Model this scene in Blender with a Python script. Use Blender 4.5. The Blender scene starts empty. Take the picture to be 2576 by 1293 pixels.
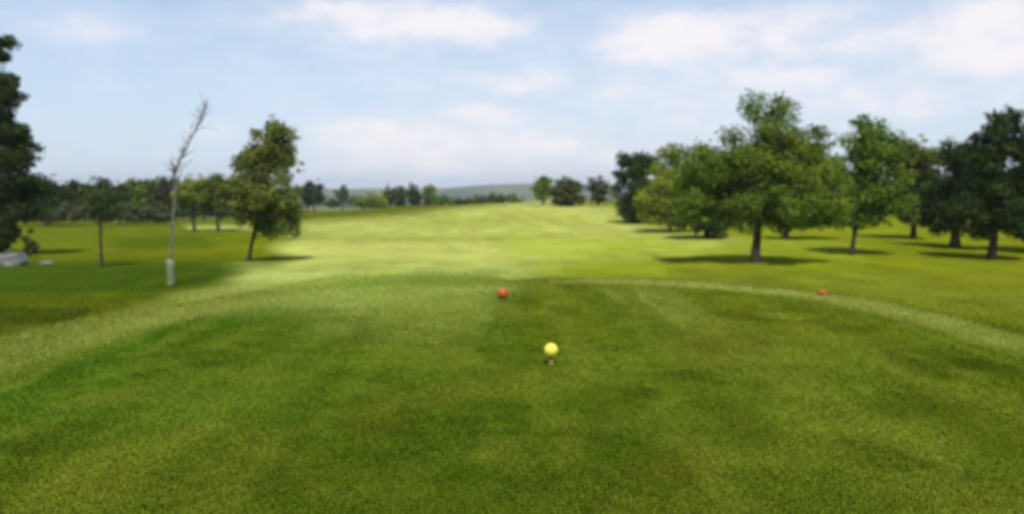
import bpy, math, random
import numpy as np

random.seed(7)
RS = np.random.RandomState(11)
scene = bpy.context.scene

# ------------------------------------------------------------------ camera
EYE = 1.7
FPX = 804.0                       # focal length in pixels of a 1024 px wide picture
PITCH = math.atan(69.0 / FPX)
cam_data = bpy.data.cameras.new("camera")
cam = bpy.data.objects.new("camera", cam_data)
scene.collection.objects.link(cam)
cam.location = (0, 0, EYE)
cam.rotation_euler = (math.pi / 2 - PITCH, 0, 0)
cam_data.sensor_width = 36.0
cam_data.lens = 36.0 * FPX / 1024
cam_data.clip_start = 0.05
cam_data.clip_end = 9000
cam_data.dof.use_dof = True       # the photo is softly misfocused: focus lies close to the lens
cam_data.dof.focus_distance = 1.9
cam_data.dof.aperture_fstop = 2.5
scene.camera = cam

# ------------------------------------------------------------------ sun
SUN_EL = math.radians(56)
SUN_AZ = math.radians(176)        # direction the sun stands in, clockwise from +Y: behind the camera, a touch right
sun_dir = np.array([math.sin(SUN_AZ) * math.cos(SUN_EL), math.cos(SUN_AZ) * math.cos(SUN_EL), math.sin(SUN_EL)])
ld = bpy.data.lights.new("sun", 'SUN')
ld.energy = 4.0
ld.angle = math.radians(0.6)
ld.color = (1.0, 0.95, 0.86)
sun = bpy.data.objects.new("sun", ld)
scene.collection.objects.link(sun)
from mathutils import Vector, Matrix
sun.rotation_euler = Vector(tuple(sun_dir)).to_track_quat('Z', 'Y').to_euler()

# ------------------------------------------------------------------ view
scene.view_settings.view_transform = 'Standard'
scene.view_settings.look = 'None'
scene.view_settings.exposure = 0.0
scene.view_settings.gamma = 1.0
scene.cycles.use_denoising = True
scene.cycles.volume_bounces = 0
scene.cycles.max_bounces = 6
scene.cycles.transparent_max_bounces = 8

# a point of the photograph (coordinates of a 2576 px wide view of it) -> ray with forward part 1
K = 1024.0 / 2576.0
def ray(dx, dy):
    u = (dx * K - 512) / FPX
    v = -(dy * K - 257) / FPX
    c, s = math.cos(PITCH), math.sin(PITCH)
    fy, fz = c + v * s, -s + v * c
    return u / fy, fz / fy
def project(x, y, z):
    c, s = math.cos(PITCH), math.sin(PITCH)
    dz = z - EYE
    d = y * c - dz * s
    v = y * s + dz * c
    return (512 + FPX * x / d) / K, (257 - FPX * v / d) / K

# ------------------------------------------------------------------ world
world = bpy.data.worlds.new("World")
scene.world = world
world.use_nodes = True
nt = world.node_tree
nt.nodes.clear()
N, L = nt.nodes.new, nt.links.new
def wmath(op, a, b=None, clamp=False):
    n = N('ShaderNodeMath'); n.operation = op; n.use_clamp = clamp
    for i, v in enumerate((a, b)):
        if v is None: continue
        if isinstance(v, (int, float)): n.inputs[i].default_value = v
        else: L(v, n.inputs[i])
    return n.outputs[0]
sky = N('ShaderNodeTexSky')
sky.sky_type = 'NISHITA'
sky.sun_disc = False
sky.sun_elevation = SUN_EL
sky.sun_rotation = SUN_AZ
sky.altitude = 100
sky.air_density = 1.0
sky.dust_density = 1.2
sky.ozone_density = 1.6
bg_sky = N('ShaderNodeBackground'); bg_sky.inputs['Strength'].default_value = 0.14
L(sky.outputs[0], bg_sky.inputs['Color'])
tc = N('ShaderNodeTexCoord')
sep = N('ShaderNodeSeparateXYZ'); L(tc.outputs['Generated'], sep.inputs[0])
az = wmath('ARCTAN2', sep.outputs[0], sep.outputs[1])
el = wmath('ARCSINE', sep.outputs[2])
# soft wisps: noise in azimuth / elevation, stretched along the horizon
comb = N('ShaderNodeCombineXYZ')
L(wmath('MULTIPLY', az, 9.0), comb.inputs[0]); L(wmath('MULTIPLY', el, 20.0), comb.inputs[1])
nz = N('ShaderNodeTexNoise'); nz.inputs['Scale'].default_value = 1.0; nz.inputs['Detail'].default_value = 6.0
nz.inputs['Roughness'].default_value = 0.55
L(comb.outputs[0], nz.inputs['Vector'])
comb2 = N('ShaderNodeCombineXYZ')
L(wmath('MULTIPLY', az, 30.0), comb2.inputs[0]); L(wmath('MULTIPLY', el, 55.0), comb2.inputs[1]); comb2.inputs[2].default_value = 3.3
nz2 = N('ShaderNodeTexNoise'); nz2.inputs['Scale'].default_value = 1.0; nz2.inputs['Detail'].default_value = 5.0
L(comb2.outputs[0], nz2.inputs['Vector'])
wob = wmath('ADD', wmath('MULTIPLY', wmath('SUBTRACT', nz.outputs[0], 0.5), 1.6), wmath('MULTIPLY', wmath('SUBTRACT', nz2.outputs[0], 0.5), 1.1))
CLOUDS = [  # centre, radii (photo), density
    (1110, 42, 210, 52, 1.0), (1180, 70, 120, 34, 0.7), (860, 22, 200, 30, 0.55), (620, 60, 180, 30, 0.25),
    (1740, 100, 190, 46, 1.1), (1900, 58, 230, 42, 1.0), (1650, 75, 160, 40, 0.6), (2000, 120, 200, 30, 0.35),
    (2440, 75, 210, 80, 1.3), (2560, 30, 160, 50, 1.0), (2520, 140, 180, 50, 0.8),
    (1300, 212, 100, 26, 0.8), (1195, 286, 80, 30, 0.95), (985, 322, 130, 30, 0.95), (900, 345, 130, 30, 0.5),
    (1340, 358, 130, 24, 0.55), (1110, 375, 300, 50, 0.55), (1880, 208, 150, 26, 0.8), (2010, 190, 80, 20, 0.7),
    (210, 70, 170, 40, 0.45), (1600, 270, 200, 50, 0.3), (530, 330, 60, 25, 0.45), (1500, 350, 250, 50, 0.25),
    (700, 200, 300, 60, 0.12), (2300, 230, 400, 60, 0.3), (1350, 190, 600, 110, 0.35), (2150, 260, 600, 120, 0.5),
    (1300, 430, 900, 70, 0.5), (960, 60, 260, 60, 0.5), (1800, 110, 330, 70, 0.45), (1120, 345, 260, 60, .45),
]
tot = None
for cx, cy, rx, ry, dn in CLOUDS:
    a0, e0 = ray(cx, cy)
    a1, e1 = ray(cx + rx, cy); a2, e2 = ray(cx, cy - ry)
    A0, A1 = math.atan(a0), math.atan(a1)
    E0 = math.atan(e0 * math.cos(A0)); E2 = math.atan(e2 * math.cos(A0))
    du = wmath('MULTIPLY', wmath('SUBTRACT', az, A0), 1.0 / abs(A1 - A0))
    dv = wmath('MULTIPLY', wmath('SUBTRACT', el, E0), 1.0 / abs(E2 - E0))
    r2 = wmath('ADD', wmath('MULTIPLY', du, du), wmath('MULTIPLY', dv, dv))
    g = wmath('MULTIPLY', wmath('POWER', 2.718, wmath('MULTIPLY', wmath('ADD', r2, wmath('MULTIPLY', wob, -1.5)), -1.0)), dn)
    tot = g if tot is None else wmath('ADD', tot, g)
# the same kind of cloud over the rest of the sky, and a veil that thickens to the horizon
front = wmath('GREATER_THAN', 0.75, wmath('ABSOLUTE', az))
rest = wmath('MULTIPLY', wmath('SUBTRACT', nz.outputs[0], 0.5, True), 2.6)
rest = wmath('MULTIPLY', rest, wmath('SUBTRACT', 1.0, wmath('MULTIPLY', front, 0.75)))
tot = wmath('MULTIPLY', wmath('ADD', tot, rest), 1.0)
soft = wmath('SUBTRACT', 1.0, wmath('POWER', 2.718, wmath('MULTIPLY', wmath('MULTIPLY', tot, tot), -1.1)), True)
soft = wmath('ADD', wmath('MULTIPLY', soft, 0.62), wmath('MULTIPLY', wmath('SUBTRACT', 1.0, wmath('POWER', 2.718, wmath('MULTIPLY', tot, -1.0))), 0.42), True)
bg_veil = N('ShaderNodeBackground')
bg_veil.inputs['Color'].default_value = (0.655, 0.785, 0.98, 1); bg_veil.inputs['Strength'].default_value = 1.0
veil = wmath('ADD', wmath('SUBTRACT', 0.78, wmath('MULTIPLY', wmath('MAXIMUM', el, 0.0), 1.2)), wmath('MULTIPLY', wmath('SUBTRACT', nz.outputs[0], 0.5), 0.9), True)
mixv = N('ShaderNodeMixShader'); L(veil, mixv.inputs[0]); L(bg_sky.outputs[0], mixv.inputs[1]); L(bg_veil.outputs[0], mixv.inputs[2])
bg_cl = N('ShaderNodeBackground')
bg_cl.inputs['Color'].default_value = (0.95, 0.925, 0.96, 1); bg_cl.inputs['Strength'].default_value = 1.0
mixc = N('ShaderNodeMixShader'); L(soft, mixc.inputs[0]); L(mixv.outputs[0], mixc.inputs[1]); L(bg_cl.outputs[0], mixc.inputs[2])
wo = N('ShaderNodeOutputWorld'); L(mixc.outputs[0], wo.inputs['Surface'])

# ------------------------------------------------------------------ helpers
def link(o, parent=None):
    scene.collection.objects.link(o)
    if parent is not None: o.parent = parent
    return o
def tag(o, label=None, cat=None, group=None, kind=None):
    if label: o['label'] = label
    if cat: o['category'] = cat
    if group: o['group'] = group
    if kind: o['kind'] = kind
    return o
def empty(name, loc):
    o = bpy.data.objects.new(name, None); o.empty_display_size = 0.2
    link(o); o.location = loc
    return o
def s2l(c):
    c = np.asarray(c, float) / 255.0
    return np.where(c <= 0.04045, c / 12.92, ((c + 0.055) / 1.055) ** 2.4)
def np_mesh(name, verts, faces, mat, parent=None, colors=None, smooth=False, origin=(0, 0, 0)):
    """faces: (n,3) or (n,4) int array; verts in world space; origin: where the object's own origin sits"""
    verts = np.asarray(verts, np.float32) - np.asarray(origin, np.float32)
    faces = np.asarray(faces, np.int32)
    me = bpy.data.meshes.new(name)
    k = faces.shape[1]
    me.vertices.add(len(verts)); me.vertices.foreach_set('co', verts.ravel())
    me.loops.add(faces.size); me.loops.foreach_set('vertex_index', faces.ravel())
    me.polygons.add(len(faces))
    me.polygons.foreach_set('loop_start', np.arange(0, faces.size, k, dtype=np.int32))
    me.polygons.foreach_set('loop_total', np.full(len(faces), k, np.int32))
    if smooth: me.polygons.foreach_set('use_smooth', np.ones(len(faces), bool))
    me.update(calc_edges=True)
    if colors is not None:
        at = me.color_attributes.new('tint', 'FLOAT_COLOR', 'POINT')
        c4 = np.ones((len(verts), 4), np.float32); c4[:, :3] = colors
        at.data.foreach_set('color', c4.ravel())
    me.materials.append(mat)
    o = bpy.data.objects.new(name, me)
    link(o, parent)
    if parent is None: o.location = origin
    return o

# value noise, smooth, 2-D, vectorised
def vnoise(x, y, seed=0):
    xi, yi = np.floor(x).astype(np.int64), np.floor(y).astype(np.int64)
    fx, fy = x - xi, y - yi
    fx, fy = fx * fx * (3 - 2 * fx), fy * fy * (3 - 2 * fy)
    def h(a, b):
        n = (a * 374761393 + b * 668265263 + seed * 1442695041) & 0xFFFFFFFF
        n = ((n ^ (n >> 13)) * 1274126177) & 0xFFFFFFFF
        return ((n ^ (n >> 16)) & 0xFFFF) / 65535.0
    return (h(xi, yi) * (1 - fx) + h(xi + 1, yi) * fx) * (1 - fy) + (h(xi, yi + 1) * (1 - fx) + h(xi + 1, yi + 1) * fx) * fy
def fbm(x, y, seed=0, oct=3):
    s, a, t = 0, 1.0, 0
    for i in range(oct):
        s = s + a * vnoise(x * 2 ** i + 17.3 * i, y * 2 ** i - 9.1 * i, seed + i); t += a; a *= 0.55
    return s / t

# ------------------------------------------------------------------ terrain
tee_ctrl = np.array([(-5.9, 2), (-5.75, 6), (-5.5, 8.65), (-4.9, 11.2), (-3.8, 13.1), (-2.1, 14.7), (-0.2, 15.1), (1.57, 15.1),
                     (3.0, 14.7), (4.68, 13.3), (5.4, 11.9), (5.85, 9.1), (6.0, 5), (5.9, 0), (5.0, -4), (0, -6), (-5, -4), (-6, -1)])
def closed_spline(P, n=6):
    out = []
    m = len(P)
    for i in range(m):
        p0, p1, p2, p3 = P[(i - 1) % m], P[i], P[(i + 1) % m], P[(i + 2) % m]
        for t in np.arange(n) / n:
            out.append(0.5 * ((2 * p1) + (-p0 + p2) * t + (2 * p0 - 5 * p1 + 4 * p2 - p3) * t * t + (-p0 + 3 * p1 - 3 * p2 + p3) * t ** 3))
    return np.array(out)
TEE = closed_spline(tee_ctrl)
def sdist(x, y, poly):
    """signed distance, negative inside"""
    d = np.full(x.shape, 1e9); inside = np.zeros(x.shape, bool)
    n = len(poly)
    for i in range(n):
        ax, ay = poly[i]; bx, by = poly[(i + 1) % n]
        ex, ey = bx - ax, by - ay
        t = np.clip(((x - ax) * ex + (y - ay) * ey) / (ex * ex + ey * ey + 1e-12), 0, 1)
        d = np.minimum(d, np.hypot(x - ax - t * ex, y - ay - t * ey))
        if by != ay:
            c = ((ay > y) != (by > y)) & (x < ex * (y - ay) / (by - ay) + ax)
            inside ^= c
    return np.where(inside, -d, d)
def sstep(a, b, v):
    t = np.clip((v - a) / (b - a), 0, 1)
    return t * t * (3 - 2 * t)

DK = np.array([8, 15, 24, 33, 48, 72, 110, 160, 250, 420, 800, 1500, 2200, 2900, 3400.0])
COLS = {
    0:    [-.85, -.9, -1.1, -1.3, -1.7, -2.1, -2.8, -4.5, -8, -12, -18, -18, -8, 5, -5],
    220:  [-.85, -.9, -1.1, -1.35, -2.1, -1.85, -2.8, -4.5, -8, -12, -18, -18, -8, 3, -5],
    300:  [-.85, -.95, -1.1, -1.3, -1.9, -1.9, -1.9, -3.2, -7, -12, -18, -20, -8, -6, -5],
    420:  [-.85, -1., -1.1, -1.3, -1.85, -1.75, -1.3, -2.0, -7, -12, -20, -20, -8, 0, -5],
    512:  [-.85, -1., -1.1, -1.3, -1.75, -1.5, -.80, -1.6, -8, -14, -22, -20, -6, 12, -5],
    565:  [-.85, -1., -1.1, -1.25, -1.6, -1.35, -.62, -.75, -6, -12, -20, -20, -5, 14, -5],
    620:  [-.85, -1., -1.1, -1.25, -1.45, -1.25, -.62, -.65, -5, -10, -18, -18, -4, 16, -5],
    760:  [-.85, -.95, -1.1, -1.2, -1.25, -1.2, -.95, -1.0, -3, -8, -14, -14, 0, 16, -5],
    1024: [-.85, -.9, -1.1, -1.2, -1.2, -1.2, -1.1, -1.4, -2.5, -6, -12, -12, 0, 16, -5],
}
CA = np.array([math.atan((k - 512) / FPX) for k in COLS])
CZ = np.array(list(COLS.values()), float)
LDK = np.log(DK)
SL = np.zeros_like(CZ)            # Catmull slopes per knot
for j in range(len(DK)):
    a, b = max(j - 1, 0), min(j + 1, len(DK) - 1)
    SL[:, j] = (CZ[:, b] - CZ[:, a]) / (LDK[b] - LDK[a])
def zouter(x, y):
    D = np.hypot(x, y); a = np.arctan2(x, y)
    # knots are by forward depth for the part ahead
    depth = np.clip(np.where(y > 0, np.where(np.abs(a) < 0.7, y, D * 0.77), D * 0.77), 8, 3400)
    l = np.log(depth)
    j = np.clip(np.searchsorted(LDK, l, side='right') - 1, 0, len(DK) - 2)
    h = LDK[j + 1] - LDK[j]; t = (l - LDK[j]) / h
    h00, h10, h01, h11 = 2 * t ** 3 - 3 * t ** 2 + 1, t ** 3 - 2 * t ** 2 + t, -2 * t ** 3 + 3 * t ** 2, t ** 3 - t ** 2
    ac = np.clip(a, CA[0], CA[-1])
    i = np.clip(np.searchsorted(CA, ac, side='right') - 1, 0, len(CA) - 2)
    s = (ac - CA[i]) / (CA[i + 1] - CA[i]); s = s * s * (3 - 2 * s)
    def col(i): return h00 * CZ[i, j] + h10 * h * SL[i, j] + h01 * CZ[i, j + 1] + h11 * h * SL[i, j + 1]
    z = col(i) * (1 - s) + col(i + 1) * s
    # gentle undulation
    z = z + (fbm(x / 9.0, y / 9.0, 5, 2) - .5) * 0.16 * sstep(14, 45, D) * (1 - sstep(120, 200, D))
    # far ridges break up
    z = z + (fbm(x / 420.0, y / 420.0, 9, 3) - .5) * 16 * sstep(600, 1800, D)
    return z
def terrain(x, y):
    x = np.asarray(x, float); y = np.asarray(y, float)
    sd = sdist(x, y, TEE)
    wl = sstep(-6.5, -4.5, x) * (1 - sstep(-.8, 1.6, x)) * sstep(7, 11, y)
    s = sstep(0.0, 2.4 + 1.6 * (1 - sstep(-6, -2, x)), sd + (fbm(x / 1.6, y / 1.6, 71, 2) - .5) * .7)
    tl = np.clip((sd + 1.2) / 15.0, 0, 1) ** 1.12
    s = s * (1 - wl) + (1 - (1 - tl) ** 1.35) * wl
    z = zouter(x, y) * s
    return z + (fbm(x / 2.6, y / 2.6, 31, 2) - .5) * 0.05
def tz(x, y): return float(terrain(np.array([x]), np.array([y]))[0])
def at(dx, dy, ymin=3.0):
    """where the line of sight through a photo point first meets the ground"""
    u, w = ray(dx, dy)
    ys = np.geomspace(ymin, 3000, 6000)
    zs = EYE + w * ys
    t = terrain(u * ys, ys)
    k = int(np.argmax(zs < t))
    y = ys[k]
    return u * y, y, tz(u * y, y)

# ---------------------------------------------------------------- turf colours (by kind of grass, with some shade painted in)
LIT = 1.22
def alb(c):
    a = s2l(c) / LIT
    return a * np.array([1, 1, .55 + .4 * min(1.0, max(0.0, (a[1] - .17) / .12))])
# turf patches masked in projected image pixels: outlines read off the photo, laid down on the ground
def softpoly(px, py, pts, soft, sy=3.0):
    P = np.array(pts, float); P[:, 1] *= sy
    return 1 - sstep(-soft, soft, sdist(px, py * sy, P))
def turf(x, y, z=None):
    x = np.asarray(x, float); y = np.asarray(y, float)
    if z is None: z = terrain(x, y)
    sd = sdist(x, y, TEE)
    ok = y > 2.0
    yy = np.where(ok, y, 2.0)
    px, py = project(x, yy, z)
    px = np.clip(px, -3000, 6000); py = np.clip(py, 0, 4000)
    n1 = fbm(x / 3.2, y / 3.2, 3, 3); n2 = fbm(x / 0.8, y / 0.8, 21, 3); n3 = fbm(x / 14, y / 22, 41, 3)
    wx = px + (n1 - .5) * 50; wy = py + (n1 - .5) * 9
    c = np.zeros(x.shape + (3,)) + alb((96, 106, 26))
    def lay(m, col, k=1.0):
        nonlocal c
        m = (m * k)[..., None]; c = c * (1 - m) + alb(col) * m
    # beyond the tee
    lay(softpoly(wx, wy, [(-600, 540), (700, 545), (740, 660), (-600, 660)], 40), (104, 116, 30))
    lay(softpoly(wx, wy, [(430, 590), (700, 596), (760, 640), (560, 660), (420, 640)], 40), (112, 122, 10), .8)
    lay(softpoly(wx, wy, [(260, 600), (480, 585), (560, 625), (300, 640)], 40), (78, 98, 10), .7)
    lay(softpoly(wx, wy, [(250, 632), (600, 632), (560, 650), (250, 652)], 30), (112, 108, 30), .5)
    lay(softpoly(wx, wy, [(-900, 655), (600, 655), (735, 652), (690, 690), (540, 728), (360, 745), (200, 760), (-900, 790)], 60), (60, 82, 8), .9)  # dark rough, with the shade lying over this side painted into its colour
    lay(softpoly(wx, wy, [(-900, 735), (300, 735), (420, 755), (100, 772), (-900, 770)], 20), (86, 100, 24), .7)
    lay(softpoly(wx, wy, [(-900, 775), (260, 775), (180, 815), (-900, 850)], 20), (66, 80, 10), .8)  # shadow of a tree out of view, painted as darker grass
    # right-hand semi-rough
    lay(softpoly(wx, wy, [(1380, 700), (1600, 640), (1560, 565), (1530, 520), (3400, 520), (3400, 1000), (2500, 800), (2100, 735), (1700, 705)], 50), (124, 134, 30))
    lay(softpoly(wx, wy, [(1650, 682), (3400, 690), (3400, 1000), (2500, 800), (2100, 735), (1700, 705)], 50), (116, 126, 46), .8)
    lay(softpoly(wx, wy, [(2250, 700), (2700, 690), (2700, 740), (2400, 725)], 50), (122, 124, 26), .6)
    # fairway
    FW = [(745, 562), (900, 552), (1060, 538), (1200, 520), (1300, 505), (1400, 505), (1540, 520), (1570, 560), (1760, 590), (1900, 612), (1700, 645), (1500, 662), (1330, 700),
          (1100, 715), (900, 722), (780, 745), (560, 800), (380, 800), (520, 742), (690, 690), (740, 655), (700, 625), (745, 590)]
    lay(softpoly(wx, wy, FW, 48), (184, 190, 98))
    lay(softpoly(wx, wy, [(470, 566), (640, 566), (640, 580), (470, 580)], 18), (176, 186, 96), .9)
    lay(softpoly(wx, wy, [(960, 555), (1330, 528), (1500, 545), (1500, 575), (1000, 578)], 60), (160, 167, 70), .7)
    lay(softpoly(wx, wy, [(740, 588), (1000, 592), (1380, 594), (1300, 610), (900, 606), (740, 602)], 36), (148, 158, 66), .7)  # shading of the hollow, painted as a duller band
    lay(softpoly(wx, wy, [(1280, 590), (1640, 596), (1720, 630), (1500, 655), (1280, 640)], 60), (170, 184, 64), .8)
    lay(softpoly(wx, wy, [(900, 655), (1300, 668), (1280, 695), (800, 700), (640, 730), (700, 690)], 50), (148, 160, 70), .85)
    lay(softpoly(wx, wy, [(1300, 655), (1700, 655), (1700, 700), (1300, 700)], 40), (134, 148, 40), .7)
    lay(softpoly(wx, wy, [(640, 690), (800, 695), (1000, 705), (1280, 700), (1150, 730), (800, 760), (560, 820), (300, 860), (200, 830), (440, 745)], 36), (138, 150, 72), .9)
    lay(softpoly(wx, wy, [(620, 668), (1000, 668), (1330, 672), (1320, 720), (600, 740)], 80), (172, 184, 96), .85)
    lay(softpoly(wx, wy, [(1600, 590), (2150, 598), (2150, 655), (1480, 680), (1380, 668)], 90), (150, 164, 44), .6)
    # far country: pasture and woods
    far = sstep(170, 320, np.hypot(x, y))
    lay(far, (96, 112, 56))
    lay(far * sstep(.46, .54, fbm(x / 160, y / 90, 77, 3)), (40, 56, 34))
    lay(far * sstep(.60, .66, fbm(x / 260, y / 120, 97, 2)), (120, 124, 78))
    # mower stripes and blotches, faint
    st = fbm(x / 1.1 + y / 30, y / 9.0, 131, 3); tu = fbm(x / .9, y / 1.6, 151, 3)
    out = (c * (0.86 + 0.28 * n1)[..., None]) * (0.90 + 0.2 * n3)[..., None] * (.84 + .32 * st)[..., None] * (.82 + .36 * tu)[..., None]
    # ---- the tee itself
    t = np.zeros_like(c) + alb((102, 122, 37))
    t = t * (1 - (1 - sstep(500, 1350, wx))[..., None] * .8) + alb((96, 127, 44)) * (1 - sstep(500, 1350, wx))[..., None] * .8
    def layt(m, col, k=1.0):
        nonlocal t
        m = (m * k)[..., None]; t = t * (1 - m) + alb(col) * m
    layt(softpoly(wx, wy, [(-900, 1080), (3400, 1080), (3400, 2600), (-900, 2600)], 360), (80, 102, 26), .7)  # view-angle darkening of the near turf, put into its colour
    layt(sstep(.40, .62, n1), (108, 118, 42), .5)
    layt(sstep(.52, .70, fbm(x / 1.7, y / 2.4, 61, 3)), (70, 102, 26), .45)
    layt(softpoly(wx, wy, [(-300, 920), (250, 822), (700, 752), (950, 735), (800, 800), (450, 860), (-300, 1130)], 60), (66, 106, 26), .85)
    layt(softpoly(wx, wy, [(800, 725), (1250, 708), (1240, 800), (900, 850), (760, 820)], 80), (132, 146, 68), .85)
    layt(softpoly(wx, wy, [(1230, 745), (1480, 712), (1560, 860), (1300, 860)], 60), (106, 116, 24), .6)
    layt(softpoly(wx, wy, [(1500, 725), (1700, 725), (1900, 830), (1700, 830)], 50), (138, 150, 66), .85)
    layt(softpoly(wx, wy, [(1700, 738), (1900, 745), (2200, 800), (2300, 870), (2000, 850), (1800, 790)], 40), (110, 116, 14), .85)
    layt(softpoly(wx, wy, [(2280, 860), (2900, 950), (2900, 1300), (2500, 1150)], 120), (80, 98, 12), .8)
    layt(softpoly(wx, wy, [(1650, 850), (2000, 840), (2100, 930), (1750, 930)], 80), (124, 122, 56), .6)
    n4 = fbm(x / .20, y / .26, 51, 3)
    layt(sstep(.50, .72, n4), (118, 132, 52), .4)
    layt(1 - sstep(.30, .48, n4), (62, 84, 12), .35)
    n5 = fbm(x / .42 + y / 26, y / 5.0, 171, 3); n6 = fbm(x / 1.3 - y / 30, y / 14.0, 181, 2)
    layt(sstep(.50, .72, n5), (122, 134, 52), .55)
    layt(1 - sstep(.30, .50, n5), (72, 96, 20), .4)
    layt(sstep(.5, .7, n6), (112, 126, 46), .4)
    layt(sstep(.60, .74, n2), (118, 126, 50), .4)
    layt(1 - sstep(.26, .40, n2), (58, 76, 8), .4)
    layt(softpoly(wx, wy, [(500, 640), (1260, 620), (1255, 725), (1150, 765), (850, 772), (560, 775)], 130), (166, 180, 90), .9)
    layt(softpoly(wx, wy, [(900, 640), (1250, 620), (1240, 800), (1130, 860), (950, 850)], 160), (132, 148, 64), .6)
    # worn, brownish patches
    for bx, by, r in ((930, 1060, 90), (1440, 1120, 60), (1690, 1180, 90), (1360, 925, 26), (1300, 790, 20), (2450, 1270, 80), (1800, 860, 90), (300, 1220, 80)):
        m = np.exp(-(((wx - bx) / r) ** 2 + ((wy - by) / (r * .45)) ** 2))
        layt(m, (112, 108, 38), .35)
    # collar of longer, paler grass round the rim
    side = sstep(-6, 6, x)
    wcol = 0.55 + 0.35 * (1 - side)
    m = sstep(-wcol - .35, -wcol + .1, sd) * (1 - sstep(0.25 + .9 * (1 - side), .6 + 1.4 * (1 - side), sd))
    m = m * (1 - .9 * sstep(-4.6, -3.2, x) * (1 - sstep(.2, 1.8, x)))
    layt(m * (0.55 + .45 * sstep(7, 13, y)), (146, 154, 74))
    wl = sstep(-6.5, -4.5, x) * (1 - sstep(-.8, 1.6, x)) * sstep(7, 11, y)
    k = (1 - sstep(0.0 - 1.2 * wl, .8 + 9.0 * wl, sd + (n2 - .5) * .5 + (n1 - .5) * 2.5 * wl))[..., None]
    res = out * (1 - k) + t * k
    # slope shading of the bank outside the right rim, painted as a dark strip
    m = (sstep(.45, .8, sd) * (1 - sstep(1.2, 2.2, sd)) * sstep(0, 3, x) * sstep(3, 8, y) * .5)[..., None]
    res = res * (1 - m) + alb((84, 98, 22)) * m
    return np.clip(res, 0.004, 0.75)

# ---------------------------------------------------------------- materials
def new_mat(name):
    m = bpy.data.materials.new(name); m.use_nodes = True
    nt = m.node_tree; nt.nodes.clear()
    return m, nt, nt.nodes.new, nt.links.new
def mat_turf():
    m, nt, N, L = new_mat('turf')
    at_ = N('ShaderNodeAttribute'); at_.attribute_name = 'tint'
    geo = N('ShaderNodeNewGeometry')
    n1 = N('ShaderNodeTexNoise'); n1.inputs['Scale'].default_value = 9.0; n1.inputs['Detail'].default_value = 8; n1.inputs['Roughness'].default_value = .65
    L(geo.outputs['Position'], n1.inputs['Vector'])
    n2 = N('ShaderNodeTexNoise'); n2.inputs['Scale'].default_value = .7; n2.inputs['Detail'].default_value = 5
    L(geo.outputs['Position'], n2.inputs['Vector'])
    mr = N('ShaderNodeMapRange'); mr.inputs['From Min'].default_value = .3; mr.inputs['From Max'].default_value = .7
    mr.inputs['To Min'].default_value = .82; mr.inputs['To Max'].default_value = 1.17
    L(n1.outputs[0], mr.inputs['Value'])
    mr2 = N('ShaderNodeMapRange'); mr2.inputs['From Min'].default_value = .3; mr2.inputs['From Max'].default_value = .7
    mr2.inputs['To Min'].default_value = .9; mr2.inputs['To Max'].default_value = 1.12
    L(n2.outputs[0], mr2.inputs['Value'])
    mu = N('ShaderNodeMath'); mu.operation = 'MULTIPLY'; L(mr.outputs[0], mu.inputs[0]); L(mr2.outputs[0], mu.inputs[1])
    vm = N('ShaderNodeVectorMath'); vm.operation = 'SCALE'; L(at_.outputs['Color'], vm.inputs[0]); L(mu.outputs[0], vm.inputs['Scale'])
    bs = N('ShaderNodeBsdfPrincipled'); L(vm.outputs[0], bs.inputs['Base Color'])
    bs.inputs['Roughness'].default_value = .95; bs.inputs['Specular IOR Level'].default_value = 0
    bp = N('ShaderNodeBump'); bp.inputs['Strength'].default_value = .5; bp.inputs['Distance'].default_value = .03
    L(n1.outputs[0], bp.inputs['Height']); L(bp.outputs[0], bs.inputs['Normal'])
    o = N('ShaderNodeOutputMaterial'); L(bs.outputs[0], o.inputs['Surface'])
    return m
def mat_leaf(name='foliage', trans=.3, attr=True):
    m, nt, N, L = new_mat(name)
    at_ = N('ShaderNodeAttribute'); at_.attribute_name = 'tint'
    bs = N('ShaderNodeBsdfPrincipled'); L(at_.outputs['Color'], bs.inputs['Base Color'])
    bs.inputs['Roughness'].default_value = .7; bs.inputs['Specular IOR Level'].default_value = .06
    tr = N('ShaderNodeBsdfTranslucent')
    vm = N('ShaderNodeVectorMath'); vm.operation = 'MULTIPLY'; L(at_.outputs['Color'], vm.inputs[0]); vm.inputs[1].default_value = (1.3, 1.35, .5)
    L(vm.outputs[0], tr.inputs['Color'])
    mx = N('ShaderNodeMixShader'); mx.inputs[0].default_value = trans
    L(bs.outputs[0], mx.inputs[1]); L(tr.outputs[0], mx.inputs[2])
    o = N('ShaderNodeOutputMaterial'); L(mx.outputs[0], o.inputs['Surface'])
    return m
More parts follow.
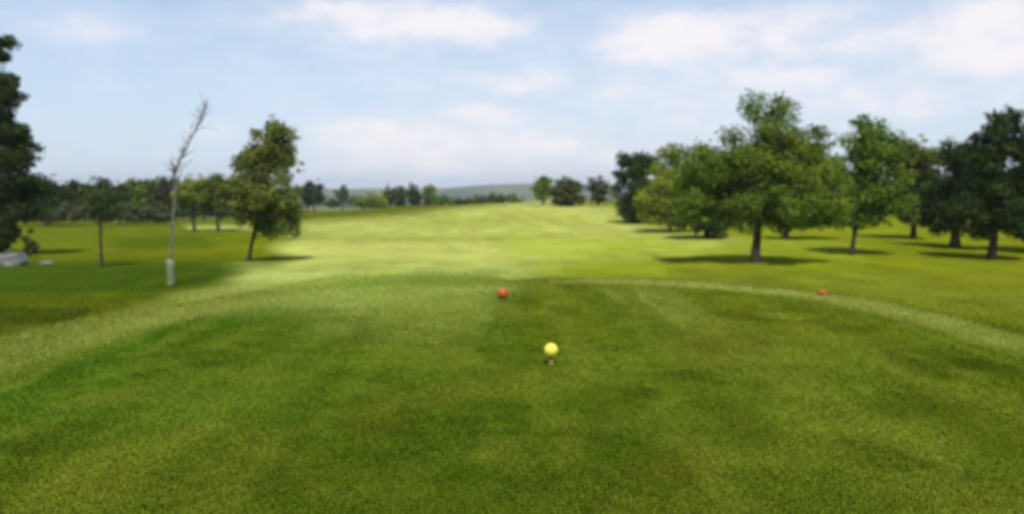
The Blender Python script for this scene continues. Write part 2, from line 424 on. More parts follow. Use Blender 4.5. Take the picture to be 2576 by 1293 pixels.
def mat_noise(name, c1, c2, scale, rough=.9, bump=.4, dist=.02, detail=6, stretch=(1, 1, 1), spec=.2):
    m, nt, N, L = new_mat(name)
    tc = N('ShaderNodeTexCoord'); mp = N('ShaderNodeMapping'); mp.inputs['Scale'].default_value = stretch
    L(tc.outputs['Object'], mp.inputs[0])
    n = N('ShaderNodeTexNoise'); n.inputs['Scale'].default_value = scale; n.inputs['Detail'].default_value = detail; L(mp.outputs[0], n.inputs['Vector'])
    r = N('ShaderNodeValToRGB'); r.color_ramp.elements[0].position = .35; r.color_ramp.elements[1].position = .65
    r.color_ramp.elements[0].color = (*c1, 1); r.color_ramp.elements[1].color = (*c2, 1)
    L(n.outputs[0], r.inputs[0])
    bs = N('ShaderNodeBsdfPrincipled'); L(r.outputs[0], bs.inputs['Base Color'])
    bs.inputs['Roughness'].default_value = rough; bs.inputs['Specular IOR Level'].default_value = spec
    bp = N('ShaderNodeBump'); bp.inputs['Strength'].default_value = bump; bp.inputs['Distance'].default_value = dist
    L(n.outputs[0], bp.inputs['Height']); L(bp.outputs[0], bs.inputs['Normal'])
    o = N('ShaderNodeOutputMaterial'); L(bs.outputs[0], o.inputs['Surface'])
    return m
M_TURF = mat_turf()
M_LEAF = mat_leaf()
M_BLADE = mat_leaf('grass_blade', .35)
M_BARK = mat_noise('bark', (.022, .018, .012), (.06, .05, .032), 9, stretch=(3, 3, .6), bump=.8)
M_PALEBARK = mat_noise('pale_bark', (.22, .20, .15), (.42, .39, .31), 7, stretch=(1, 1, 2.5))
M_TWIG = mat_noise('grey_twig', (.10, .095, .085), (.19, .18, .16), 9)
M_GUARD = mat_noise('tree_guard_plastic', (.13, .16, .09), (.20, .23, .13), 5, rough=.6, bump=.1)
M_YELLOW = mat_noise('yellow_paint', (.74, .66, .05), (.84, .77, .10), 14, rough=.35, bump=.05, spec=.5)
M_TAN = mat_noise('tan_stake', (.22, .15, .035), (.34, .25, .06), 20, rough=.7)
M_RED = mat_noise('faded_red_paint', (.36, .075, .012), (.50, .13, .03), 14, rough=.5, bump=.1, spec=.3)
M_STONE = mat_noise('pale_stone', (.07, .075, .065), (.19, .20, .18), 3, bump=.8, dist=.05)

# ---------------------------------------------------------------- ground sheet
def build_ground():
    a_in = np.radians(np.arange(-37, 37.01, .2))
    a_out = np.radians(np.concatenate([np.arange(-180, -37, 4.0)]))
    a_out2 = np.radians(np.arange(41, 180, 4.0))
    A = np.concatenate([a_out, a_in, a_out2])
    R = np.concatenate([[.5, 1.0, 1.6, 2.2], np.geomspace(2.8, 45, 250), np.geomspace(46, 3400, 150)])
    na, nr = len(A), len(R)
    aa, rr = np.meshgrid(A, R)
    x = rr * np.sin(aa); y = rr * np.cos(aa)
    z = terrain(x, y)
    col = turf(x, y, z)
    verts = np.stack([x, y, z], -1).reshape(-1, 3); col = col.reshape(-1, 3)
    verts = np.vstack([verts, [[0, 0, tz(0, 0)]]]); col = np.vstack([col, col[:1]])
    i, j = np.meshgrid(np.arange(nr - 1), np.arange(na), indexing='ij')
    j2 = (j + 1) % na
    f = np.stack([i * na + j, i * na + j2, (i + 1) * na + j2, (i + 1) * na + j], -1).reshape(-1, 4)[:, ::-1]
    c = len(verts) - 1
    jj = np.arange(na)
    cap = np.stack([np.full(na, c), (jj + 1) % na, jj], -1)
    o = np_mesh('ground', verts, f, M_TURF, colors=col, smooth=True)
    # centre fan, added as a tiny part of the same mesh
    import bmesh
    bm = bmesh.new(); bm.from_mesh(o.data); bm.verts.ensure_lookup_table()
    for t in cap:
        bm.faces.new([bm.verts[int(k)] for k in t[::-1]]).smooth = True
    bmesh.ops.recalc_face_normals(bm, faces=bm.faces)
    bm.normal_update()
    if sum(f.normal.z for f in bm.faces) < 0: bmesh.ops.reverse_faces(bm, faces=bm.faces)
    bm.to_mesh(o.data); bm.free()
    tag(o, kind='structure')
    return o
build_ground()

# ---------------------------------------------------------------- short turf blades
def build_grass(n=470000):
    a = np.radians(RS.uniform(-38, 38, n))
    r = 3.0 * (31.0 / 3.0) ** (RS.rand(n) ** .9)
    x, y = r * np.sin(a), r * np.cos(a)
    dens = fbm(x / .35, y / .35, 88, 2)
    keep = RS.rand(n) < (0.45 + 1.1 * dens) * (1 - sstep(11, 30, r))
    x, y, r = x[keep], y[keep], r[keep]; n = len(x)
    z = terrain(x, y)
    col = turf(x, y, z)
    sd = sdist(x, y, TEE)
    h = (0.012 + .014 * RS.rand(n)) * (1 + 1.0 * sstep(-.6, .6, sd)) * (.7 + .6 * fbm(x / .5, y / .5, 12, 2))
    w = .0022 + .00055 * r
    th = RS.uniform(0, 2 * np.pi, n)
    lean = RS.uniform(.2, 1.3, n) * h; ph = RS.uniform(0, 2 * np.pi, n)
    v = np.zeros((n, 3, 3))
    v[:, 0] = np.stack([x - w * np.cos(th), y - w * np.sin(th), z - .002], -1)
    v[:, 1] = np.stack([x + w * np.cos(th), y + w * np.sin(th), z - .002], -1)
    v[:, 2] = np.stack([x + lean * np.cos(ph), y + lean * np.sin(ph), z + h], -1)
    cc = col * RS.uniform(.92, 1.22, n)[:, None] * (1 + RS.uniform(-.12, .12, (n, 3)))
    cc = np.clip(cc, .004, .8)
    o = np_mesh('grass', v.reshape(-1, 3), np.arange(n * 3).reshape(-1, 3), M_BLADE, colors=np.repeat(cc, 3, axis=0))
    tag(o, 'short mown green grass blades covering the raised tee', 'grass', kind='stuff')
build_grass()

# ---------------------------------------------------------------- tubes (trunks, limbs, stakes)
def tube(pts, radii, sides=8, cap=True):
    pts = np.asarray(pts, float); n = len(pts)
    T = np.gradient(pts, axis=0); T /= np.linalg.norm(T, axis=1)[:, None] + 1e-9
    V = []
    up = np.array([0, 1.0, 0]) if abs(T[0, 2]) > .8 else np.array([0, 0, 1.0])
    for k in range(n):
        s = np.cross(T[k], up); s /= np.linalg.norm(s) + 1e-9
        b = np.cross(s, T[k]); up = b if abs(np.dot(b, T[k])) < .9 else up
        an = np.arange(sides) * 2 * np.pi / sides
        V.append(pts[k] + radii[k] * (np.cos(an)[:, None] * s + np.sin(an)[:, None] * b))
    V = np.concatenate(V)
    F = []
    for k in range(n - 1):
        for j in range(sides):
            j2 = (j + 1) % sides
            F.append((k * sides + j, k * sides + j2, (k + 1) * sides + j2, (k + 1) * sides + j))
    if cap:
        e = (n - 1) * sides
        V = np.vstack([V, pts[-1:] + T[-1:] * radii[-1] * .4])
        for j in range(sides):
            F.append((e + j, e + (j + 1) % sides, len(V) - 1, len(V) - 1))
    return V, F
class Builder:
    def __init__(self): self.v = []; self.f = []; self.n = 0
    def add(self, V, F):
        self.v.append(V); self.f += [tuple(i + self.n for i in f) for f in F]; self.n += len(V)
    def build(self, name, mat, parent=None, origin=(0, 0, 0), smooth=True):
        me = bpy.data.meshes.new(name)
        V = np.concatenate(self.v) - np.asarray(origin)
        faces = [tuple(dict.fromkeys(f)) for f in self.f]
        me.from_pydata([tuple(p) for p in V], [], faces)
        me.polygons.foreach_set('use_smooth', np.full(len(faces), smooth)); me.update()
        me.materials.append(mat)
        o = bpy.data.objects.new(name, me); link(o, parent)
        if parent is None: o.location = origin
        return o
def wiggly(p0, p1, n, amp, rs):
    t = np.linspace(0, 1, n)[:, None]
    P = np.asarray(p0) * (1 - t) + np.asarray(p1) * t
    off = np.cumsum(rs.normal(0, amp, (n, 3)), axis=0); off -= off[0]; off -= t * off[-1]
    return P + off

# ---------------------------------------------------------------- trees
def leaves(centers, radii, counts, size, base, rs, flat=.75, clump_tint=None):
    """leaf-sized quads spread through clumps; returns verts, faces, colours"""
    C = np.repeat(centers, counts, axis=0); Rr = np.repeat(radii, counts)
    n = len(C)
    d = rs.normal(0, 1, (n, 3)); d /= np.linalg.norm(d, axis=1)[:, None]
    rad = rs.rand(n) ** .45
    P = C + d * (Rr * rad)[:, None] * np.array([1, 1, flat])
    nrm = d * .8 + rs.normal(0, .6, (n, 3)) + np.array([0, 0, .45]); nrm /= np.linalg.norm(nrm, axis=1)[:, None]
    t = np.cross(nrm, rs.normal(0, 1, (n, 3))); t /= np.linalg.norm(t, axis=1)[:, None] + 1e-9
    b = np.cross(nrm, t)
    s = size * rs.uniform(.6, 1.35, n)[:, None]
    V = np.stack([P - t * s, P + b * s * .55, P + t * s, P - b * s * .55], 1).reshape(-1, 3)
    F = np.arange(n * 4).reshape(-1, 4)
    ct = clump_tint if clump_tint is not None else rs.uniform(.72, 1.3, len(centers))
    k = np.repeat(ct, counts) * rs.uniform(.7, 1.35, n)
    warm = rs.uniform(-.15, .15, n) + np.repeat(rs.uniform(-.12, .12, len(centers)), counts)
    col = np.asarray(base)[None, :] * np.array([1.3, 1.32, 1.15]) * k[:, None] * np.stack([1 + warm, np.ones(n), 1 - warm], -1)
    return V, F, np.repeat(np.clip(col, .003, .6), 4, axis=0)

def tree(name, label, cat, base, blobs, color, trunk_px=10, depth=None, top=None, bark=None, seed=0, density=1.0,
         leafsize=None, group=None, lean=None, clump=.34, sink=0, limbs=9, stray=.12, depthk=1.0, bottom=None, trunk=True):
    """base: photo point of the foot. blobs: (cx, cy, rx, ry, weight) ellipses of the crown in the photo, given real depth here."""
    rs = np.random.RandomState(seed + 100)
    if depth is None:
        bx, by, bz = at(*base)
    else:
        u, w = ray(*base); bx, by = u * depth, depth; bz = tz(bx, by)
    D = by
    pxm = D / FPX * K                      # metres per photo unit at this depth
    root = empty(name, (bx, by, bz))
    tag(root, label, cat, group)
    size = leafsize or max(.05, D * .0021)
    cen, rad, cnt = [], [], []
    targets = []
    for k, (cx, cy, rx, ry, wt) in enumerate(blobs):
        u, w = ray(cx, cy)
        yoff = 0 if len(blobs) == 1 else rs.uniform(-.25, .25) * rx * pxm
        c = np.array([u * D, D + yoff, EYE + w * D])
        rx *= 1.1; ry *= 1.1
        R = np.array([rx * pxm, rx * pxm * depthk, ry * pxm])
        area = rx * ry * K * K * math.pi
        rc = clump * 1.15 * (R[0] * R[2]) ** .5
        ncl = int(max(12, 34 * (.34 / clump) ** 2))
        d = rs.normal(0, 1, (ncl, 3)); d /= np.linalg.norm(d, axis=1)[:, None]
        q = rs.rand(ncl) ** .42
        rim = 1 - clump * .42
        cc = c + d * q[:, None] * R * rim
        n_out = int(ncl * stray)
        if n_out:
            cc[:n_out] = c + d[:n_out] * R * rs.uniform(.95, 1.12, n_out)[:, None]
        rr = rc * rs.uniform(.7, 1.2, ncl)
        if n_out: rr[:n_out] *= .4
        total = area * 1.35 * density * wt * (max(1.0, (D * .0021) / size) ** 2)
        cn = total * rr ** 2 / np.sum(rr ** 2)
        if n_out: cn[:n_out] *= .8
        cn = np.maximum(3, cn).astype(int)
        cen.append(cc); rad.append(rr); cnt.append(cn)
        for m in rs.choice(ncl, min(ncl, max(2, limbs // len(blobs) + 1)), replace=False): targets.append(c + (cc[m] - c) * .75)
    cen, rad, cnt = np.concatenate(cen), np.concatenate(rad), np.concatenate(cnt)
    V, F, col = leaves(cen, rad, cnt, size, color, rs)
    foot = tz(bx, by) + .03
    V[:, 2] = np.maximum(V[:, 2], foot - .05)
    np_mesh('crown', V - np.array([bx, by, bz]), F, M_LEAF, parent=root, colors=col)
    if trunk:
        B = Builder()
        r0 = trunk_px * .41 * pxm
        zc = np.average(cen[:, 2], weights=cnt); xc = np.average(cen[:, 0], weights=cnt)
        ztop = cen[:, 2].max()
        fork = np.array([bx * .55 + xc * .45, by, bz + (zc - bz) * .8]) if lean is None else np.array([lean_pt(lean, D)[0], by, lean_pt(lean, D)[1]])
        head = np.array([xc, by, zc + (ztop - zc) * .75])
        P = np.vstack([wiggly((bx, by, bz - .15), fork, 6, r0 * .12, rs), wiggly(fork, head, 5, r0 * .3, rs)[1:]])
        rr = np.linspace(1, .12, len(P)) ** .8 * r0; rr[0] *= 1.45; rr[1] *= 1.08
        B.add(*tube(P - np.array([bx, by, bz]), rr, 8))
        for tp in targets[:limbs]:
            k = rs.randint(3, len(P) - 2)
            while k > 2 and P[k, 2] > tp[2] - .1: k -= 1
            L_ = wiggly(P[k], tp, 5, r0 * .3, rs)
            L_[1:4, 2] -= np.array([.04, .06, .04]) * abs(tp[0] - P[k, 0])
            r1 = rr[k] * .42
            B.add(*tube(L_ - np.array([bx, by, bz]), np.linspace(1, .15, 5) * r1, 6))
        B.build('trunk', bark or M_BARK, root)
    return root
def lean_pt(pt, D):
    u, w = ray(*pt); return u * D, EYE + w * D

G_MID = (.098, .138, .018)
G_YEL = (.155, .180, .022)
G_DRK = (.030, .050, .014)
G_BLU = (.050, .075, .026)
G_OLV = (.108, .130, .030)

# --- right-hand side
tree('broadleaf_tree', 'large spreading green tree with a sparse feathery top, standing foremost beyond the tee', 'tree', (1901, 662),
     [(1900, 480, 150, 95, 1.1), (1780, 470, 95, 85, .9), (2010, 470, 100, 100, 1.0), (1930, 370, 105, 75, .9), (2030, 380, 60, 60, .8),
      (1860, 405, 80, 60, .7), (1925, 285, 68, 46, .42), (1885, 262, 34, 34, .25), (1965, 262, 42, 26, .3), (1760, 400, 70, 40, .35), (2060, 330, 40, 20, .2),
      (1900, 528, 165, 42, 1.1), (2040, 535, 80, 36, 1), (1720, 430, 40, 30, .3)],
     G_MID, trunk_px=30, seed=1, density=1.25, limbs=22, stray=.2)
tree('leafy_tree', 'mid green tree half hidden behind the left side of the foremost tree', 'tree', (1780, 600),
     [(1780, 500, 70, 75, 1), (1760, 440, 50, 45, .8), (1775, 562, 72, 34, 1.2), (1740, 530, 60, 45, 1)], G_BLU, trunk_px=24, seed=2, limbs=8, density=1.1)
tree('pointed_tree', 'yellow green pointed tree on a thin trunk, left of the foremost tree', 'tree', (1686, 584),
     [(1686, 400, 34, 50, .8), (1690, 450, 66, 55, 1), (1690, 505, 78, 50, 1), (1650, 505, 50, 50, 1), (1690, 540, 80, 28, 1.1)], G_YEL, trunk_px=9, seed=3, limbs=9)
tree('dark_tree', 'dark bluish tree with a square top at the left end of the right-hand trees', 'tree', (1592, 562),
     [(1580, 425, 42, 42, 1.1), (1622, 420, 36, 38, 1.1), (1600, 480, 58, 55, 1.2), (1595, 530, 48, 32, 1.2)], G_DRK, trunk_px=18, seed=4, limbs=8, density=1.3, stray=0)
tree('leafy_tree', 'green tree standing just behind the right side of the foremost tree', 'tree', (1972, 602),
     [(2040, 450, 85, 85, 1), (2000, 540, 70, 42, 1), (2085, 510, 55, 60, 1)], G_MID, trunk_px=20, seed=5, limbs=8)
tree('leafy_tree', 'bright green bushy tree with a pointed tip, its thin trunk right of the red marker', 'tree', (2141, 642),
     [(2175, 370, 72, 62, 1), (2168, 312, 26, 28, .5), (2230, 390, 70, 60, 1), (2150, 450, 62, 70, 1), (2215, 480, 75, 70, 1), (2165, 545, 78, 38, 1)],
     (.085, .135, .016), trunk_px=15, seed=6, limbs=14, density=1.15)
tree('leafy_tree', 'green tree with a short brown trunk in the gap between two nearer trees', 'tree', (2297, 602),
     [(2290, 400, 60, 55, 1), (2340, 410, 50, 50, 1), (2300, 475, 70, 60, 1), (2300, 535, 60, 35, 1)], G_OLV, trunk_px=18, seed=7, limbs=8, density=1.2)
tree('dark_tree', 'very dark spreading tree with a stout trunk, left neighbour of the rightmost pointed tree', 'tree', (2402, 623),
     [(2410, 400, 55, 50, 1), (2395, 470, 85, 70, 1.1), (2405, 545, 90, 45, 1.2)], G_DRK, trunk_px=30, seed=8, limbs=9, density=1.3)
tree('dark_tree', 'tall dark tree with a pointed top near the right edge of the view', 'tree', (2493, 654),
     [(2530, 300, 40, 40, .8), (2500, 355, 62, 45, 1), (2560, 370, 60, 60, 1), (2490, 440, 85, 65, 1.1), (2570, 470, 70, 70, 1.1), (2500, 530, 95, 60, 1.2), (2570, 560, 60, 40, 1.1)],
     G_DRK, trunk_px=26, seed=9, limbs=14, density=1.3)
tree('leafy_tree', 'dark green tree cut off by the right edge of the view', 'tree', (2690, 640),
     [(2680, 330, 90, 70, 1), (2680, 430, 120, 90, 1), (2680, 540, 110, 50, 1)], G_BLU, trunk_px=26, seed=10, limbs=10)
# farther ones seen in the gaps under the crowns
G_RB = 'trees far back behind the right-hand trees'
for k, (x, tp, r, c, lab) in enumerate([
        (1850, 470, 60, G_MID, 'distant green tree seen under the crown left of the stout front trunk'),
        (2060, 470, 70, G_BLU, 'distant bluish tree seen behind the gap right of the stout front trunk'),
        (2250, 455, 60, G_BLU, 'distant bluish tree seen left of the brown trunk'),
        (2345, 450, 55, G_MID, 'distant green tree seen right of the brown trunk'),
        (2460, 450, 70, G_MID, 'distant green tree seen between the two dark trees'),
        (2560, 440, 70, G_BLU, 'distant bluish tree seen at the right edge below the dark crown')]):
    tree('distant_tree', lab, 'tree', (x, 565), [(x, (tp + 552) / 2, r, (552 - tp) / 2, 1), (x + 20, 500, r * .8, 40, 1)], c, trunk_px=9, depth=78 + 5 * (k % 3), seed=20 + k, limbs=5, group=G_RB)
# small trees on the crest
tree('small_tree', 'small pointed tree at the left end of the group on the crest', 'tree', (1366, 503), [(1367, 462, 24, 24, 1.2), (1364, 482, 32, 22, 1.2)], G_MID, trunk_px=6, depth=112, seed=30, limbs=4)
tree('small_tree', 'round dark olive tree in the middle of the group on the crest', 'tree', (1430, 525), [(1424, 478, 40, 34, 1.4), (1432, 500, 36, 26, 1.4), (1410, 490, 30, 26, 1.2)], (.06, .07, .018), trunk_px=8, depth=105, seed=31, limbs=4)
tree('small_tree', 'small grey green tree with a tapering base right of the round olive tree', 'tree', (1503, 520), [(1504, 468, 28, 24, 1.2), (1507, 492, 20, 24, 1.2)], (.055, .07, .03), trunk_px=9, depth=108, seed=32, limbs=4)

# --- left-hand side
tree('leafy_tree', 'upright olive green tree in two tiers on a slightly leaning trunk at the fairway edge', 'tree', (624, 657),
     [(690, 345, 50, 46, 1.0), (672, 400, 78, 54, 1.2), (640, 420, 42, 50, .6), (715, 400, 32, 50, .6), (665, 470, 84, 54, 1.2), (670, 520, 90, 46, 1.2), (640, 545, 58, 32, 1), (715, 545, 44, 44, .9), (684, 578, 28, 26, .7), (735, 570, 22, 30, .5), (700, 322, 30, 20, .4)],
     G_OLV, trunk_px=14, seed=40, limbs=18, density=1.2, lean=(643, 560), stray=.2)
tree('young_tree', 'slender young tree with round crown on a thin stem, left of the bare tree', 'tree', (257, 672),
     [(250, 495, 46, 44, .75), (262, 525, 36, 22, .7)], G_BLU, trunk_px=10, seed=41, limbs=8, density=1.1)
tree('dark_tree', 'tall dark tree with upturned boughs cut off by the left edge of the view', 'tree', (-28, 640),
     [(5, 105, 34, 22, 1), (-15, 135, 40, 22, 1), (0, 200, 32, 34, 1.1), (28, 225, 34, 38, 1.1), (-30, 270, 70, 60, 1.1), (10, 330, 60, 40, 1.1), (42, 375, 50, 48, 1.2), (0, 400, 90, 60, 1.2),
      (20, 470, 84, 60, 1.2), (10, 540, 84, 55, 1.2), (-10, 590, 62, 34, 1.2), (-30, 625, 50, 24, 1.1)], (.035, .052, .016), trunk_px=34, seed=42, limbs=18, density=1.5)
tree('bush', 'small brownish bush at the foot of the dark left edge tree', 'bush', (74, 648),
     [(70, 612, 16, 24, 1), (82, 628, 18, 16, .9)], (.07, .075, .02), trunk_px=5, seed=43, limbs=5, density=1.2)

# bare leaning tree in its pale guard
def bare_tree():
    rs = np.random.RandomState(5)
    bx, by, bz = at(430, 716)
    D = by; m = D / FPX * K
    root = empty('bare_tree', (bx, by, bz))
    tag(root, 'thin bare leaning tree with grey twigs, its foot in a pale guard', 'tree')
    def P(dx, dy, o=0):
        u, w = ray(dx, dy); return np.array([u * D - bx, o, EYE + w * D - bz])
    B = Builder()
    main = [P(430, 716) - np.array([0, 0, .1]), P(430, 650), P(434, 570), P(440, 500), P(438, 440), P(455, 400), P(480, 350), P(503, 305), P(517, 268)]
    B.add(*tube(main, np.array([9, 8, 7, 6.5, 5.5, 4, 2.8, 1.8, .8]) * .42 * m, 8))
    def twig(a, pts, r):
        B.add(*tube([main[a]] + pts, np.linspace(r, .35, len(pts) + 1) * m, 5))
    twig(4, [P(436, 415), P(430, 395, .05)], 2.2)
    twig(3, [P(450, 455, -.05), P(462, 425, -.1), P(490, 400, -.1)], 2.2)
    twig(5, [P(462, 372, .05), P(460, 345, .1)], 1.6)
    twig(6, [P(492, 325, .08), P(520, 318, .12), P(545, 330, .2)], 1.3)
    twig(6, [P(482, 328, -.05), P(490, 300, -.08)], 1.2)
    twig(7, [P(512, 285, .04), P(522, 262, .05)], 1.0)
    twig(4, [P(425, 425, .1), P(405, 432, .2)], 1.5)
    for k in range(80):                       # fine twigs
        a = rs.randint(3, 8); t = rs.rand()
        s = main[a] * (1 - t) + main[min(a + 1, 8)] * t
        e = s + np.array([rs.normal(0, .17), rs.normal(0, .2), rs.uniform(.05, .42)])
        mid = (s + e) / 2 + rs.normal(0, .025, 3)
        B.add(*tube([s, mid, e], np.array([1.1, .7, .3]) * m, 4))
    B.build('trunk', M_TWIG, root)
    G = Builder()                              # guard: hollow sleeve round the foot
    h = P(430, 652)[2]
    n = 20; an = np.arange(n) * 2 * np.pi / n
    ro, ri = 9.5 * m, 8.4 * m
    rings = [(ro * 1.04, -.06), (ro, h * .3), (ro * .98, h * .7), (ro, h), (ri, h), (ri, h * .5), (ri, -.06)]
    V = np.concatenate([np.stack([r * np.cos(an), r * np.sin(an), np.full(n, z)], -1) for r, z in rings])
    F = [(k * n + j, k * n + (j + 1) % n, (k + 1) * n + (j + 1) % n, (k + 1) * n + j) for k in range(len(rings) - 1) for j in range(n)]
    G.add(V, F); G.build('trunk_guard', M_GUARD, root)
    # red brown mulch heap beside the foot
bare_tree()

# left wood: each tree its own
G_LW = 'trees along the far side of the left field'
LW = [  # x, top, rx, bottom, colour, kind, label
    (118, 440, 46, 545, G_DRK, 'dark_tree', 'dark rounded tree at the left end of the far wood'),
    (62, 440, 40, 540, G_DRK, 'dark_tree', 'dark tree half hidden by the left edge tree'),
    (180, 448, 14, 540, G_DRK, 'narrow_tree', 'narrow dark spire like tree between two rounded ones in the far wood'),
    (212, 462, 24, 545, (.07, .085, .035), 'distant_tree', 'pale green low tree right of the narrow dark spire'),
    (300, 452, 22, 540, G_BLU, 'narrow_tree', 'narrow bluish tree just right of the slender young tree'),
    (338, 452, 24, 545, G_MID, 'distant_tree', 'mid green tree in the middle of the far wood'),
    (372, 446, 30, 545, (.055, .075, .025), 'distant_tree', 'dull green tree left of the brownish one in the far wood'),
    (410, 450, 34, 548, (.045, .042, .025), 'distant_tree', 'brownish dark tree behind the bare leaning tree'),
    (487, 440, 44, 540, G_YEL, 'leafy_tree', 'bright green tree right of the bare leaning tree'),
    (545, 438, 46, 545, (.075, .10, .018), 'leafy_tree', 'green tree with a dark trunk left of the two tiered tree'),
]
for k, (x, tp, r, bt, c, kind, lab) in enumerate(LW):
    dpt = 88 + 6 * ((k * 5) % 4)
    cy = (tp + bt) / 2 - 4
    h = (bt - tp) / 2
    if r < 20: bl = [(x, cy, r, h, 1.1), (x, cy + h * .5, r * 1.2, h * .5, 1)]
    else: bl = [(x, cy - h * .22, r * .85, h * .74, 1.1), (x - r * .45, cy + h * .2, r * .8, h * .7, 1.1), (x + r * .5, cy + h * .15, r * .75, h * .75, 1.1)]
    if kind == 'leafy_tree': dpt = 66; tb = 562
    else: tb = 558
    tree(kind, lab, 'tree', (x + (2 if x != 545 else 4), tb), bl, c, trunk_px=8 if kind != 'leafy_tree' else 11, depth=dpt, seed=50 + k, limbs=5, group=G_LW, density=1.1)
for k in range(17):
    x = 14 + 36 * k + random.uniform(-8, 8); tp = 448 + random.uniform(-4, 14) + (6 if k < 4 else 0)
    tree('distant_tree', 'indistinct dark green tree in the dense band at the back of the left field', 'tree', (x, 552),
         [(x, (tp + 540) / 2 - 8, 24, (540 - tp) / 2 - 6, 1.1), (x - 8, 510, 28, 30, 1.2), (x + 12, 528, 26, 20, 1.2)],
         [G_BLU, G_DRK, (.075, .09, .03), (.06, .06, .03)][(k * 3) % 4], trunk_px=6, depth=112 + (k % 3) * 5, seed=200 + k, limbs=3, group='indistinct trees of the dense band behind the left field')
# hedge line under the wood
G_HD = 'bushes at the foot of the left wood'
for k, (x, tp, r, c, lab) in enumerate([(30, 512, 42, G_DRK, 'dark low bush at the foot of the left edge tree'), (110, 516, 45, G_DRK, 'dark low bush below the leftmost rounded tree'),
        (190, 508, 45, (.06, .07, .035), 'greyish low bush below the narrow dark spire'), (270, 514, 42, G_BLU, 'low dark bush behind the slender young stem'),
        (335, 508, 40, (.06, .085, .03), 'mid green low bush in the middle of the wood edge'), (400, 514, 36, (.065, .085, .035), 'pale green low bush left of the bare leaning tree')]):
    tree('bush', lab, 'bush', (x, 556), [(x, (tp + 556) / 2, r * 1.15, (558 - tp) / 2, 1.3), (x + 18, (tp + 562) / 2, r * .9, 18, 1.2)], c, depth=84, seed=70 + k, trunk=False, group=G_HD, stray=.05)

# --- middle distance, beyond the left half of the fairway
MD = [
    (790, 455, 26, 520, G_DRK, 150, 'dark_tree', 'dark rounded tree directly right of the two tiered tree, by the fairway end'),
    (772, 462, 22, 520, G_DRK, 146, 'dark_tree', 'dark tree peeping out behind the two tiered tree'),
    (860, 466, 17, 512, G_BLU, 240, 'distant_tree', 'lone bluish tree standing in the hazy dip left of centre'),
    (905, 492, 30, 522, G_MID, 140, 'bush', 'green bush left of the yellowish bush'),
    (945, 488, 34, 524, G_YEL, 132, 'bush', 'large yellow green bush in the middle of the far edge'),
    (978, 462, 15, 518, G_DRK, 160, 'narrow_tree', 'leftmost of the four small upright trees near the centre'),
    (1006, 459, 17, 520, G_BLU, 158, 'narrow_tree', 'second from left of the four small upright trees near the centre'),
    (1040, 460, 18, 524, G_DRK, 156, 'narrow_tree', 'third from left of the four small upright trees near the centre'),
    (1081, 460, 19, 524, G_MID, 158, 'narrow_tree', 'rightmost and greenest of the four small upright trees near the centre'),
    (1110, 492, 26, 524, G_MID, 150, 'bush', 'green bush at the foot of the greenest small upright tree'),
    (1150, 500, 24, 522, G_DRK, 165, 'bush', 'low dark bush left of the brown green hedge on the skyline'),
    (1200, 492, 28, 520, (.06, .08, .025), 165, 'bush', 'low brownish bush on the skyline near the centre'),
    (1240, 486, 30, 516, G_BLU, 165, 'bush', 'low bluish bush on the skyline left of the crest'),
    (1290, 490, 26, 512, G_MID, 165, 'bush', 'low green bush just left of the crest'),
    (830, 500, 22, 522, G_BLU, 170, 'bush', 'low dark bush between the dark tree and the lone bluish tree'),
]
for k, (x, tp, r, bt, c, dpt, kind, lab) in enumerate(MD):
    cy = (tp + bt) / 2; h = (bt - tp) / 2
    bush = kind == 'bush'
    bl = [(x, cy, r, h, 1.1), (x + r * .3, cy + h * .35, r * .8, h * .6, 1)]
    tree(kind, lab, 'bush' if bush else 'tree', (x, bt + 2), bl, c, trunk_px=5, depth=dpt, seed=90 + k, limbs=4, trunk=not bush,
         group='bushes along the far edge of the fairway' if bush else 'trees along the far edge of the fairway')

# ---------------------------------------------------------------- stones by the left edge
def rock(label, dx, dy, wx, wy, wz, seed):
    rs = np.random.RandomState(seed)
    bx, by, bz = at(dx, dy)
    m = by / FPX * K
    import bmesh
    bm = bmesh.new(); bmesh.ops.create_icosphere(bm, subdivisions=4, radius=1)
    ph = rs.uniform(0, 6, 9)
    for v in bm.verts:
        x, y, z = v.co
        k = 1 + .12 * math.sin(3 * x + ph[0]) * math.sin(2.5 * y + ph[1]) + .07 * math.sin(6 * z + ph[2]) * math.sin(5 * x + ph[3]) + .03 * math.sin(13 * x + ph[4]) * math.sin(11 * y + ph[5])
        sq = 1 / max(abs(x), abs(y), abs(z)) ** .35
        v.co = Vector((x * k * sq * wx * m, y * k * sq * wy * m, max(z * k * sq, -.35) * wz * m + .2 * wz * m))
    me = bpy.data.meshes.new('stone'); bm.to_mesh(me); bm.free()
    me.polygons.foreach_set('use_smooth', np.ones(len(me.polygons), bool)); me.materials.append(M_STONE)
    o = bpy.data.objects.new('stone', me); link(o); o.location = (bx, by, bz)
    tag(o, label, 'stone', 'pale stones under the left edge tree')
rock('big pale grey rounded stone at the left edge under the dark tree', 8, 668, 52, 40, 28, 1)
rock('small flat pale stone lying right of the big pale stone', 118, 664, 20, 16, 7, 2)

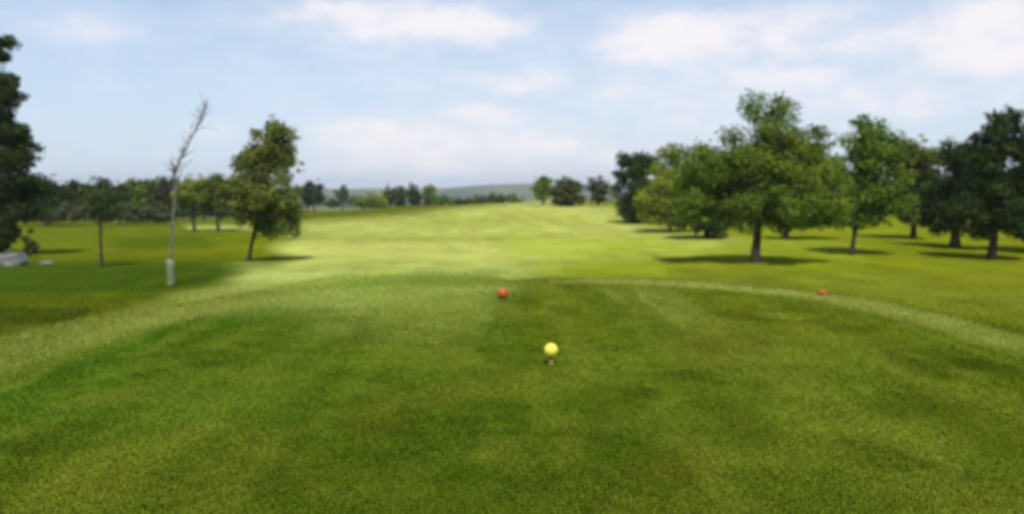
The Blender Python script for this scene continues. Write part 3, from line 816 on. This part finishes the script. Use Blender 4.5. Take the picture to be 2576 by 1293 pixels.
# ---------------------------------------------------------------- tee markers
def lathe(profile, n=32):
    an = np.arange(n) * 2 * np.pi / n
    V = np.concatenate([np.stack([r * np.cos(an), r * np.sin(an), np.full(n, z)], -1) for r, z in profile])
    F = [(k * n + j, k * n + (j + 1) % n, (k + 1) * n + (j + 1) % n, (k + 1) * n + j) for k in range(len(profile) - 1) for j in range(n)]
    return V, F
def ball_profile(r, z0, flat=1.0, n=20, start=-math.pi / 2):
    out = []
    for k in range(n + 1):
        t = start + (math.pi / 2 - start) * k / n
        out.append((max(r * math.cos(t), .0008), z0 + r * flat * math.sin(t)))
    return out
def yellow_marker():
    bx, by, bz = at(1386, 917)
    m = by / FPX * K
    root = empty('tee_marker', (bx, by, bz))
    tag(root, 'bright yellow ball tee marker standing on a short tan stake in the turf', 'tee marker')
    r = 18 * m; zc = 37 * m
    B = Builder(); B.add(*lathe(ball_profile(r, zc), 40)); B.build('ball', M_YELLOW, root)
    B = Builder(); B.add(*lathe([(.002, -.10), (.010, -.05), (r * .42, .004), (r * .42, .010), (r * .36, zc - r * .86), (r * .45, zc - r * .75), (.002, zc - r * .72)], 24)); B.build('stake', M_TAN, root)
def red_marker(dx, dy, label, rad, squash, up):
    bx, by, bz = at(dx, dy)
    m = by / FPX * K
    root = empty('tee_marker', (bx, by, bz))
    tag(root, label, 'tee marker', 'red tee markers')
    r = rad * m; zc = r * squash * up
    B = Builder(); B.add(*lathe(ball_profile(r, zc, squash), 32)); B.build('ball', M_RED, root)
    B = Builder(); B.add(*lathe([(.002, -.12), (.012, -.04), (.016, zc), (.002, zc + .002)], 12)); B.build('stake', M_TAN, root)
yellow_marker()
red_marker(1265, 752, 'faded red ball tee marker straight behind the yellow one, left of the pair', 14.5, 1.0, 1.05)
red_marker(2068, 742, 'small dull red tee marker on the pale rim at the right of the tee', 10.5, .8, .75)

# ---------------------------------------------------------------- air
def haze():
    import bmesh
    bm = bmesh.new(); bmesh.ops.create_cube(bm, size=1)
    for v in bm.verts:
        v.co = Vector((v.co.x * 7200, v.co.y * 7200, -45 if v.co.z < 0 else 40))
    me = bpy.data.meshes.new('haze'); bm.to_mesh(me); bm.free()
    m, nt, N, L = new_mat('haze')
    pv = N('ShaderNodeVolumePrincipled')
    pv.inputs['Color'].default_value = (.86, .93, 1.0, 1); pv.inputs['Density'].default_value = .00024
    pv.inputs['Anisotropy'].default_value = 0.0
    o = N('ShaderNodeOutputMaterial'); L(pv.outputs[0], o.inputs['Volume'])
    me.materials.append(m)
    ob = bpy.data.objects.new('haze', me); link(ob); tag(ob, 'thin pale blue summer haze over the whole course', 'haze', kind='stuff')
haze()
